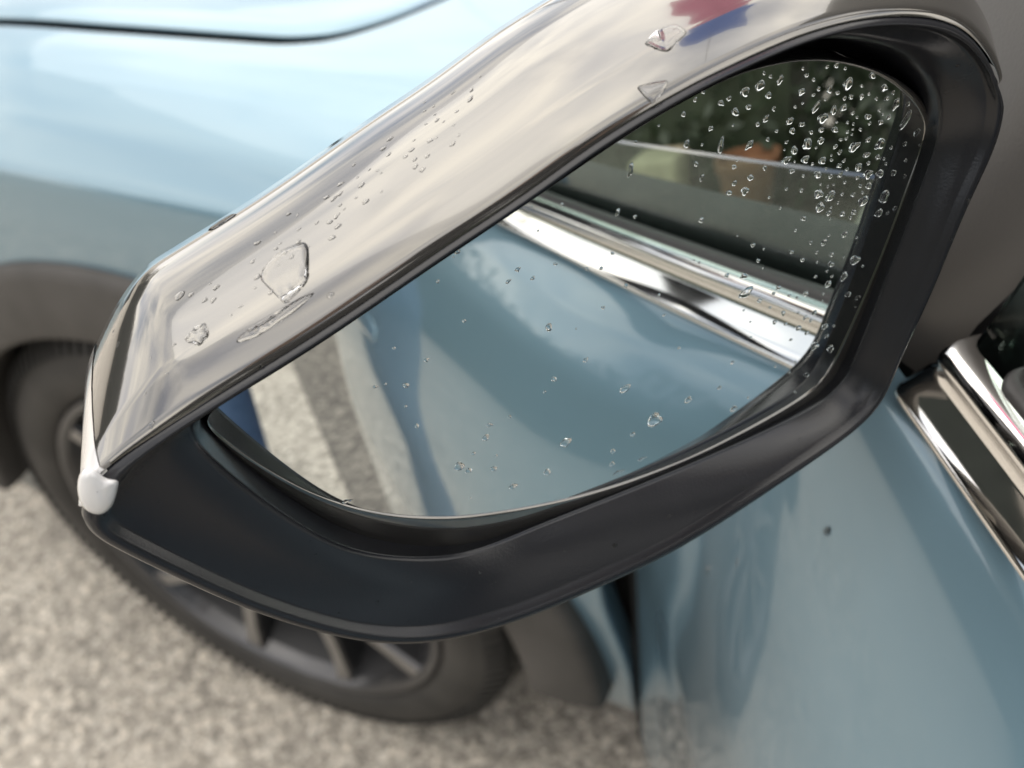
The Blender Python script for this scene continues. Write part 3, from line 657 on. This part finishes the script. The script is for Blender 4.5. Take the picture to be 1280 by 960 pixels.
for u, v, a, b, t in man: put_drop(bv_glass, u, v, a, b, t, glass_label(u, v), GG_)
taken = [(u, v, max(a, b)) for u, v, a, b, *_ in man]+[(n_[0], n_[1], n_[2]) for n_ in named]
def inside(poly, u, v):
    c = False
    for i in range(len(poly)):
        (x1, y1), (x2, y2) = poly[i], poly[i-1]
        if (y1 > v) != (y2 > v) and u < (x2-x1)*(v-y1)/(y2-y1)+x1: c = not c
    return c
cnt = 0; tries = 0; fine_glass = []; fine_cap = []; fine_bez = []
while cnt < 222 and tries < 30000:
    tries += 1
    zone = random.random()
    if zone < .66: u, v = random.gauss(1072, 50), random.gauss(172, 60)
    elif zone < .74: u, v = random.gauss(920, 70), random.gauss(165, 60)
    elif zone < .90: u, v = random.gauss(1010, 55), random.gauss(390, 55)
    else: u, v = random.uniform(430, 1040), random.uniform(250, 640)
    if not inside(H_px, u, v): continue
    sz = random.choice([3, 4, 4, 5, 5, 6, 7, 9, 11]) if zone < .74 else random.choice([3, 4, 4, 5, 6, 7])
    if any(math.hypot(u-a, v-b) < .55*(sz+c)+2 for a, b, c in taken): continue
    if put_drop(bv_glass, u, v, sz*random.uniform(.9, 1.7), sz, random.uniform(-1.2, .6), glass_label(u, v), GG_, pool=fine_glass if sz < 5 else None): taken.append((u, v, sz)); cnt += 1

def puddle(outline, bv, height, label, group=None, name='water_drop', lean=None):
    """an irregular film of water lying on the cap: outline in photo pixels dropped on to the real surface"""
    P = np.array(outline, float); n = len(P)*4
    t = np.linspace(0, len(P), n, endpoint=False); k = t.astype(int); f = (t-k)[:, None]
    p0, p1, p2, p3 = P[(k-1) % len(P)], P[k % len(P)], P[(k+1) % len(P)], P[(k+2) % len(P)]
    Q = .5*((2*p1)+(-p0+p2)*f+(2*p0-5*p1+4*p2-p3)*f**2+(-p0+3*p1-3*p2+p3)*f**3)
    bm = bmesh.new(); vs = [bm.verts.new((x, y, 0)) for x, y in Q]
    fc = bm.faces.new(vs); bmesh.ops.triangulate(bm, faces=[fc], ngon_method='EAR_CLIP')
    for _ in range(3): bmesh.ops.subdivide_edges(bm, edges=[e for e in bm.edges if e.calc_length() > 3.0], cuts=1, use_grid_fill=False); bmesh.ops.triangulate(bm, faces=bm.faces[:])
    bm.verts.ensure_lookup_table(); bm.verts.index_update()
    bnd = {v.index for e in bm.edges if len(e.link_faces) == 1 for v in e.verts}
    X = np.array([(v.co.x, v.co.y) for v in bm.verts]); A, B = Q, np.roll(Q, -1, 0)
    def dist(p):
        e = B-A; tt = np.clip(((p-A)*e).sum(1)/((e*e).sum(1)+1e-9), 0, 1); return np.min(np.hypot(*(A+e*tt[:, None]-p).T))
    D = np.array([dist(p) for p in X]); ok_ = True; top = []; low = []
    for i, p in enumerate(X):
        h = cast(bv, *p)
        if h[0] is None: bm.free(); return None
        nr = h[1] if h[1].dot(Vector(pix(*p))) < 0 else -h[1]
        w = min(1., D[i]/6.5); hh = height*math.sqrt(max(0, 1-(1-w)**2))*(1 if lean is None else 1.9-1.65*min(1, max(0, (p[0]-lean[0])/(lean[1]-lean[0]))))
        top.append(h[0]+nr*(hh+.00004)); low.append(h[0]-nr*.0004)
    F = [tuple(v.index for v in f_.verts) for f_ in bm.faces]; nv = len(X)
    E = [(e.verts[0].index, e.verts[1].index) for e in bm.edges if len(e.link_faces) == 1]; bm.free()
    FF = F+[tuple(nv+i for i in reversed(q)) for q in F]+[(a, b, nv+b, nv+a) for a, b in E]
    o = mesh_obj(name, [tuple(v) for v in top+low], FF, M['water']); tag(o, label, 'water drop', group); return o
CP = 'water drops on the mirror cap'
puddle([(326, 348), (331, 333), (345, 318), (362, 308), (380, 303), (386, 312), (384, 330), (380, 345), (384, 352), (372, 358), (352, 372), (356, 380), (344, 368), (338, 362), (332, 356)], bv_cap, 0.00074, 'large curved water puddle with a dark rim on the mirror cap', CP)
puddle([(296, 428), (302, 418), (318, 412), (336, 402), (352, 390), (366, 380), (376, 372), (392, 366), (386, 374), (368, 390), (346, 404), (330, 416), (314, 424)], bv_cap, 0.00062, 'long thin water streak under the curved puddle on the cap', CP)
puddle([(232, 424), (240, 414), (248, 413), (257, 404), (256, 413), (261, 419), (254, 424), (250, 432), (245, 427), (237, 429)], bv_cap, 0.00074, 'star shaped water drop near the outer end of the cap', CP)
puddle([(806, 55), (815, 52), (826, 50), (824, 38), (838, 31), (850, 33), (858, 40), (852, 48), (844, 54), (836, 64), (824, 63), (815, 58)], bv_cap, 0.00062, 'ragged water drop high on the mirror cap near its inner end', CP)
puddle([(797, 109), (815, 104), (834, 101), (830, 114), (820, 122), (815, 130), (806, 120)], bv_cap, 0.00043, 'triangular water film on the grey edge band of the cap', CP)
puddle([(328, 222), (333, 213), (346, 206), (362, 199), (368, 200), (360, 207), (345, 215), (336, 220)], bv_cap, 0.00062, 'bulging water drop on the top ridge of the cap', CP)
puddle([(534, 94), (545, 86), (560, 79), (578, 75), (582, 79), (566, 85), (550, 92), (540, 96)], bv_cap, 0.00062, 'elongated water drop along the upper ridge of the cap', CP)
puddle([(218, 372), (224, 366), (231, 364), (229, 370), (222, 376)], bv_cap, 0.00062, 'small oval water drop on the pale outer part of the cap', CP)
puddle([(260, 288), (270, 278), (288, 268), (296, 268), (284, 277), (268, 287)], bv_cap, 0.00050, 'flat water bead on the ridge towards the outer end of the cap', CP)
cnt = tries = 0; tk = []
while cnt < 85 and tries < 6000:
    tries += 1
    q = random.random()
    cx_, cy_ = 250+q*330, 372-q*275
    w = random.gauss(0, 17); u, v = cx_+w*.64+random.gauss(0, 10)+18, cy_+w*.77+14
    if random.random() < .2: u, v = random.uniform(130, 420), random.uniform(300, 560)
    sz = random.choice([3, 3, 4, 5, 6, 7])
    if any(math.hypot(u-a, v-b) < .6*(sz+c)+1.5 for a, b, c in tk): continue
    if put_drop(bv_cap, u, v, sz*1.8, sz*.9, -.7+random.gauss(0, .3), 'tiny water drop speckling the pale sheen of the mirror cap', 'tiny water drops on the mirror cap', .22, pool=fine_cap): tk.append((u, v, sz)); cnt += 1
for u, v, a, b, lb in ((1034, 664, 16, 13, 'round water drop on the open door skin below the mirror'), (886, 714, 14, 10, 'faint flat water drop on the open door below the bezel'), (922, 703, 8, 7, 'small round water drop on the door between two others')):
    put_drop(bv_door, u, v, a, b, -.3, lb, 'water drops on the door')

_bzV, _bzF = loft(bez); bv_bez = bvh_of(_bzV, _bzF)
for u, v, a_, b_ in ((705, 689, 6, 4), (836, 645, 9, 5), (768, 682, 10, 5), (600, 716, 5, 4), (620, 728, 5, 4), (580, 735, 5, 3), (395, 693, 4, 3), (270, 650, 4, 3), (300, 690, 3, 3), (1197, 82, 6, 4), (1210, 250, 5, 4), (1188, 300, 4, 4), (472, 752, 4, 3), (870, 640, 5, 3), (930, 610, 5, 4)):
    put_drop(bv_bez, u, v, a_, b_, -.4, 'tiny water speck on the black bezel face', 'water specks on the bezel', .3, pool=fine_bez)
for _ in range(34):
    u, v = random.uniform(160, 1180), random.uniform(540, 790)
    if inside(O_px, u, v) and not inside(I_px, u, v): put_drop(bv_bez, u, v, random.uniform(2.5, 5.5), random.uniform(2, 4), random.uniform(-1, 1), 'tiny water speck on the black bezel face', 'water specks on the bezel', .3, pool=fine_bez)

pool_obj(fine_glass, 'fine_droplets', 'finest water specks scattered over the mirror glass')
pool_obj(fine_cap, 'fine_droplets', 'tiny water specks sprinkled on the pale mirror cap')
pool_obj(fine_bez, 'fine_droplets', 'tiny water specks on the black bezel')
# ------------------------------------------------------------------ the photographer, seen only in reflections
person = None
def skin_mesh(name, verts, edges, radii, m, parent, root=0, sub=2):
    me = bpy.data.meshes.new(name); me.from_pydata([tuple(map(float, v)) for v in verts], edges, []); me.materials.append(m)
    o = add_obj(name, me, parent)
    sk = o.modifiers.new('skin', 'SKIN'); sk.use_smooth_shade = True
    for i, r in enumerate(radii):
        d = me.skin_vertices[0].data[i]; d.radius = (r, r) if not hasattr(r, '__len__') else r; d.use_root = i == root
    sb = o.modifiers.new('sub', 'SUBSURF'); sb.levels = sb.render_levels = sub
    return o
fr_ = -DT; rt_ = -DN
RL = dp(1.30, -.035, 0); LL = dp(1.30, .295, 0); PC = (RL+LL)/2
person = empty('person', tuple(PC)); tag(person, 'person in blue jeans and charcoal jumper holding up a phone', 'person')
def P_(r, f, z): return PC+rt_*r+fr_*f+UZ*z
rl_, ll_ = RL-PC, LL-PC
pel = P_(0, -.02, .93); V = [pel, P_(0, .02, 1.05), P_(0, .09, 1.18), P_(0, .18, 1.31), P_(0, .25, 1.41), P_(0, .29, 1.46)]
E_ = [(0, 1), (1, 2), (2, 3), (3, 4), (4, 5)]; Rr = [(.15, .11), (.145, .105), (.16, .11), (.165, .105), (.06, .06), (.052, .052)]
lens_back = CAM-FWD*.010
hr = lens_back+RIGHT*.115+DOWN*.0-FWD*.004; hl = lens_back-RIGHT*.05-FWD*.004+DOWN*.0
sR, sL = P_(.19, .20, 1.36), P_(-.19, .20, 1.36)
eR, eL = P_(.20, .46, 1.17), P_(-.26, .44, 1.16)
for sh, el, ha in ((sR, eR, hr), (sL, eL, hl)):
    k = len(V); wr = ha+(el-ha)/np.linalg.norm(el-ha)*.075; V += [sh, el, (el+wr)/2, wr]; E_ += [(3, k), (k, k+1), (k+1, k+2), (k+2, k+3)]; Rr += [.062, .045, .04, .032]
skin_mesh('jumper', V, E_, Rr, M['jacket'], person)
V = [P_(0, .0, 1.0), P_(0, -.03, .92)]; E_ = [(0, 1)]; Rr = [(.15, .115), (.16, .12)]
for L_ in (RL, LL):
    k = len(V); h_ = L_-fr_*.03; V += [h_+UZ*.84, h_+fr_*.02+UZ*.50, h_+UZ*.30, L_-fr_*.05+UZ*.09]; E_ += [(1, k), (k, k+1), (k+1, k+2), (k+2, k+3)]; Rr += [.086, .070, .064, .058]
skin_mesh('jeans', V, E_, Rr, M['jeans'], person, root=1)
for L_ in (RL, LL):
    skin_mesh('shoe', [L_-fr_*.08+UZ*.06, L_-fr_*.0+UZ*.05, L_+fr_*.10+UZ*.04, L_+fr_*.17+UZ*.035], [(0, 1), (1, 2), (2, 3)], [(.045, .055), (.042, .05), (.042, .038), (.035, .03)], M['shoe'], person)
hd = P_(0, .34, 1.57)
def head():
    bm = bmesh.new(); bmesh.ops.create_uvsphere(bm, u_segments=40, v_segments=28, radius=1)
    for v in bm.verts:
        x, y, z = v.co; zz = z*.118; w = .076*(1-.25*max(0, -z)); dd = .095*(1-.10*max(0, -z)); yy = y*dd; xx = x*w
        if y > 0: # face in +y
            yy += .022*math.exp(-(x/.16)**2-((z+.08)/.20)**2)+.008*math.exp(-(x/.3)**2-((z+.45)/.10)**2)-.010*(math.exp(-((abs(x)-.38)/.16)**2-((z-.08)/.10)**2))+.010*math.exp(-(x/.4)**2-((z+.8)/.2)**2)
        v.co = hd+rt_*xx+fr_*yy+UZ*zz if False else Vector(hd+rt_*xx+fr_*(yy)+UZ*zz)
    me = bpy.data.meshes.new('head'); bm.to_mesh(me); bm.free(); me.materials.append(M['skin']); me.polygons.foreach_set('use_smooth', [True]*len(me.polygons))
    h = add_obj('head', me, person)
    for sx in (-1, 1):
        V_, F_ = tube([hd+rt_*sx*.074+UZ*.025-fr_*.0, hd+rt_*sx*.086+UZ*.03-fr_*.012, hd+rt_*sx*.084-UZ*.0-fr_*.012, hd+rt_*sx*.076-UZ*.03], [.006, .013, .011, .006], 8); mesh_obj('ear', V_, F_, M['skin'], h)
        bm = bmesh.new(); bmesh.ops.create_uvsphere(bm, u_segments=12, v_segments=8, radius=.012)
        me = bpy.data.meshes.new('eye'); bm.to_mesh(me); bm.free(); me.materials.append(M['hair']); o = add_obj('eye', me, h); me.transform(Matrix.Translation(Vector(hd+rt_*sx*.030+fr_*.078+UZ*.010)))
    bm = bmesh.new(); bmesh.ops.create_uvsphere(bm, u_segments=32, v_segments=20, radius=1)
    bmesh.ops.delete(bm, geom=[v for v in bm.verts if v.co.z < .42-.75*max(0, -v.co.y)-.0 and not (v.co.y < -.1 and v.co.z > -.45)], context='VERTS')
    for v in bm.verts: x, y, z = v.co; v.co = Vector(hd+rt_*x*.084+fr_*(y*.104-.004)+UZ*(z*.126+.004))
    me = bpy.data.meshes.new('hair'); bm.to_mesh(me); bm.free(); me.materials.append(M['hair']); me.polygons.foreach_set('use_smooth', [True]*len(me.polygons)); add_obj('hair', me, person)
head()
def hand(wr_dir, c, side):
    """palm behind the phone's end, fingers round its back edge, thumb on the screen side"""
    X, Y = RIGHT*side, DOWN
    V = [c+X*.045-FWD*.02+Y*.03, c+X*.02-FWD*.008+Y*.015]; E_ = [(0, 1)]; Rr = [(.026, .016), (.03, .015)]
    for j in range(4):
        k = len(V); b = c+X*.018+Y*(-.028+.018*j); L1 = (.030, .034, .032, .026)[j]
        V += [b+FWD*.004, b-X*(.4*L1)+FWD*.013*1.0-FWD*.001, b-X*L1*.9+FWD*.010]; E_ += [(1, k), (k, k+1), (k+1, k+2)]; Rr += [.009, .008, .007]
    k = len(V); V += [c+X*.008+Y*.035-FWD*.016, c-X*.014+Y*.022-FWD*.020]; E_ += [(1, k), (k, k+1)]; Rr += [.010, .009]
    skin_mesh('hand', V, E_, Rr, M['skin'], person, root=1)
pc = lens_back+RIGHT*.035+DOWN*.012
Vp, Fp = box(-.0735, .0735, -.0355, .0355, -.004, .004)
pho = mesh_obj('phone', [pc+RIGHT*p[0]+DOWN*p[1]+FWD*p[2] for p in Vp], Fp, M['phone']); bevel_mod(pho, .003)
tag(pho, 'dark phone held sideways in both hands of the person', 'phone')
hand(None, pc+RIGHT*.075+DOWN*.004, 1); hand(None, pc-RIGHT*.075+DOWN*.012, -1)

# ------------------------------------------------------------------ things behind, seen in the mirror and the paint
def leaves(cx, cy, lx, ly, h, n, rz=0., size=.05):
    p = rng.uniform(-1, 1, (n, 3)); e = rng.random(n) < .75
    ax = rng.integers(0, 3, n); sg = rng.choice([-1, 1], n)
    for i in np.where(e)[0]: p[i, ax[i]] = sg[i]*(1-.15*rng.random())
    p[:, 2] = np.abs(p[:, 2]); bulge = 1+.10*np.sin(p[:, 0]*9)+.08*np.sin(p[:, 1]*7+2)
    c = np.stack([p[:, 0]*lx/2, p[:, 1]*ly/2*bulge, p[:, 2]*h*(1+.05*np.sin(p[:, 0]*13))], 1)
    ca, sa = math.cos(rz), math.sin(rz); c = np.stack([c[:, 0]*ca-c[:, 1]*sa+cx, c[:, 0]*sa+c[:, 1]*ca+cy, c[:, 2]+.03], 1)
    u = rng.normal(size=(n, 3)); u /= np.linalg.norm(u, axis=1)[:, None]; w = np.cross(u, rng.normal(size=(n, 3))); w /= np.linalg.norm(w, axis=1)[:, None]
    s = size*rng.uniform(.6, 1.3, n)[:, None]
    V = np.stack([c-u*s, c+w*s*.45, c+u*s, c-w*s*.45], 1).reshape(-1, 3); F = [(4*i, 4*i+1, 4*i+2, 4*i+3) for i in range(n)]
    return V, F
def plain(name, V, F, m, parent=None):
    me = bpy.data.meshes.new(name); me.from_pydata([tuple(map(float, v)) for v in V], [], F); me.materials.append(m); return add_obj(name, me, parent)
M['dark_leaf'] = mat('darkened_hedge_leaf', (.010, .015, .013), .6, color2=(.022, .030, .025), vscale=5)  # leaf colour darkened so that the chrome strip reflects dark
def hedge(cx, cy, lx, ly, h, n, rz, label, core=.8, lm='leaf'):
    e = empty('hedge', (cx, cy, 0)); tag(e, label, 'hedge')
    plain('foliage', *leaves(cx, cy, lx, ly, h, n, rz), M[lm], e)
    V, F = box(-lx/2*core, lx/2*core, -ly/2*core, ly/2*core, 0, h*.9); ca, sa = math.cos(rz), math.sin(rz)
    mesh_obj('dense_core', [(x*ca-y*sa+cx, x*sa+y*ca+cy, z) for x, y, z in V], F, M[lm], e, smooth=False)
hedge(4.1, -2.5, 4.4, .8, 1.6, 14000, math.radians(96), 'dark green hedge reflected at the top of the mirror glass')
hedge(-2, -9.5, 16, 1.2, 2.2, 16000, math.radians(4), 'long green hedge across the street reflected in the car paint')
hedge(-8.5, -.5, 9, 1.4, 2.1, 15000, math.radians(92), 'tall dark hedge added ahead of the car to darken the chrome strip', lm='dark_leaf')  # added out of view to give the chrome strip a dark reflection
def pot():
    prof = [(.0, .0), (.13, .0), (.15, .02), (.20, .34), (.225, .345), (.225, .40), (.20, .40), (.19, .35), (0, .34)]
    P = np.array([[(3.42+.62*r*math.cos(a), -.93+.62*r*math.sin(a), z*.72) for r, z in prof] for a in np.linspace(0, 2*math.pi, 41)])
    o = mesh_obj('plant_pot', *grid(P), M['terracotta'], auto=.6); tag(o, 'orange brown terracotta pot reflected high in the mirror glass', 'plant pot')
pot()
v, f = box(3.38, 3.6, -1.47, -1.24, 0, .32); o = bevel_mod(mesh_obj('stone_block', v, f, M['sandstone']), .03); tag(o, 'tan stone block beside the hedge, reflected in the mirror glass', 'stone block')

bed = mesh_obj('added_dark_bed', [(3.15, -.45, .004), (3.3, -4.6, .004), (4.6, -4.8, .004), (4.6, -.3, .004)], [(0, 1, 2, 3)], M['dark_bed'], smooth=False); tag(bed, 'dark bed added in front of the hedge to darken the mirrored window view', kind='structure')  # added dark sheet, keeps the ground seen through the mirrored window dark

M['mauve'] = mat('mauve_added_cloth', (.60, .17, .26), .8, var=.15, vscale=6, bump=.2, bscale=80)
M['bluecloth'] = mat('blue_added_cloth', (.07, .15, .48), .8, var=.15, vscale=6)
for _k in ('mauve', 'bluecloth'):
    _t = M[_k].node_tree; _b = _t.nodes['Principled BSDF']; _o = _t.nodes['Material Output']; _tr = _t.nodes.new('ShaderNodeBsdfTranslucent'); _mx = _t.nodes.new('ShaderNodeMixShader'); _mx.inputs[0].default_value = .6
    _tr.inputs['Color'].default_value = (.75, .22, .36, 1) if _k == 'mauve' else (.12, .24, .70, 1)
    _t.links.new(_b.outputs[0], _mx.inputs[1]); _t.links.new(_tr.outputs[0], _mx.inputs[2]); _t.links.new(_mx.outputs[0], _o.inputs['Surface'])
M['pole'] = mat('galvanised_pole', (.3, .3, .3), .5, .7, var=.1)
A_, B_ = np.array([.0, 1.25, 3.40]), np.array([1.22, -.24, 3.40]); dr = (B_-A_)/np.linalg.norm(B_-A_); sd_ = np.array([-dr[1], dr[0], 0])
def added_streamer(t0, t1, n=24):
    V = []; 
    for t in np.linspace(t0, t1, n):
        for e in (-1, -.5, 0, .5, 1): V.append(A_+(B_-A_)*(t+.05*e*math.sin(5*t0+3)+.02*math.sin(7*e))+sd_*.16*e*(1+.10*math.sin(9*t)+.16*math.sin(23*t+e*2)+.1*math.sin(41*t))+UZ*(-.05*abs(e)**2-.012*math.sin(17*t+e)-.025))
    return grid(np.array(V).reshape(n, 5, 3))
stm = empty('added_streamer', tuple(A_)); tag(stm, 'mauve strip with a blue end, added to colour the mirror cap reflection', 'added_streamer')  # invented overhead strip, its reflection puts mauve and blue into the cap
mesh_obj('added_mauve_cloth', *added_streamer(0, .66), M['mauve'], stm); mesh_obj('added_blue_cloth', *added_streamer(.662, 1.0), M['bluecloth'], stm)
for k, lb in ((-6.0, 'grey pole added beyond the bonnet to hold the strip'), (6.6, 'grey pole added behind the person to hold the strip')):  # poles and wire added only to hold the invented strip
    p = A_+dr*k; o = mesh_obj('added_post', *tube([(p[0], p[1], 0), (p[0], p[1], 1.7), (p[0], p[1], 3.5)], [.04, .036, .03], 14), M['pole']); tag(o, lb, 'added_post', 'added posts')
o = mesh_obj('added_cable', *tube([A_+dr*k+UZ*(.04*((k-.3)/6.3)**2+.0) for k in np.linspace(-6.0, 6.6, 30)], .004, 6), M['pole']); tag(o, 'thin overhead wire added to carry the mauve strip', 'added_cable')

# unseen trees added opposite to darken the horizon mirrored in paint and chrome
def crown(cx, cy, z0, h, r, n):
    cl = []
    for _ in range(26):
        a = rng.uniform(0, 6.28); q = rng.uniform(.05, 1); rr = r*math.sin(math.pi*min(.98, .12+.8*q))*rng.uniform(.3, 1); cl.append((cx+rr*math.cos(a), cy+rr*math.sin(a), z0+h*q, r*rng.uniform(.22, .42)))
    cl = np.array(cl); k = rng.integers(0, len(cl), n); d = rng.normal(size=(n, 3)); d /= np.linalg.norm(d, axis=1)[:, None]
    c = cl[k, :3]+d*(cl[k, 3]*rng.uniform(.5, 1.05, n))[:, None]
    u = rng.normal(size=(n, 3)); u /= np.linalg.norm(u, axis=1)[:, None]; w = np.cross(u, rng.normal(size=(n, 3))); w /= np.linalg.norm(w, axis=1)[:, None]; sz = rng.uniform(.05, .12, n)[:, None]
    V = np.stack([c-u*sz, c+w*sz*.5, c+u*sz, c-w*sz*.5], 1).reshape(-1, 3); return V, [(4*i, 4*i+1, 4*i+2, 4*i+3) for i in range(n)]
for x, y, h, r, lb in ((-9.5, -11.5, 5.6, 1.9, 'broad dark tree added at the far end of the street hedge'), (-5.6, -11.8, 7.0, 2.2, 'tallest tree added behind the street hedge'), (6.4, -11.6, 5.8, 1.9, 'tree added beyond the near end of the street hedge')):
    t = empty('added_street_tree', (x, y, 0)); tag(t, lb, 'tree', 'trees across the street')
    parts = [tube([(x, y, 0), (x+.08, y, h*.25), (x, y+.1, h*.5), (x-.1, y, h*.85)], [.17, .13, .09, .03], 10)]
    for k in range(6):
        a = k*1.05+x; z = h*(.28+.08*k); parts.append(tube([(x, y, z), (x+.5*r*math.cos(a), y+.5*r*math.sin(a), z+.35*r), (x+.8*r*math.cos(a), y+.8*r*math.sin(a), z+.75*r)], [.06, .04, .015], 7))
    mesh_obj('trunk', *merge(*parts), M['wood'], t); plain('crown', *crown(x, y, h*.3, h*.7, r, 9000), M['leaf'], t)
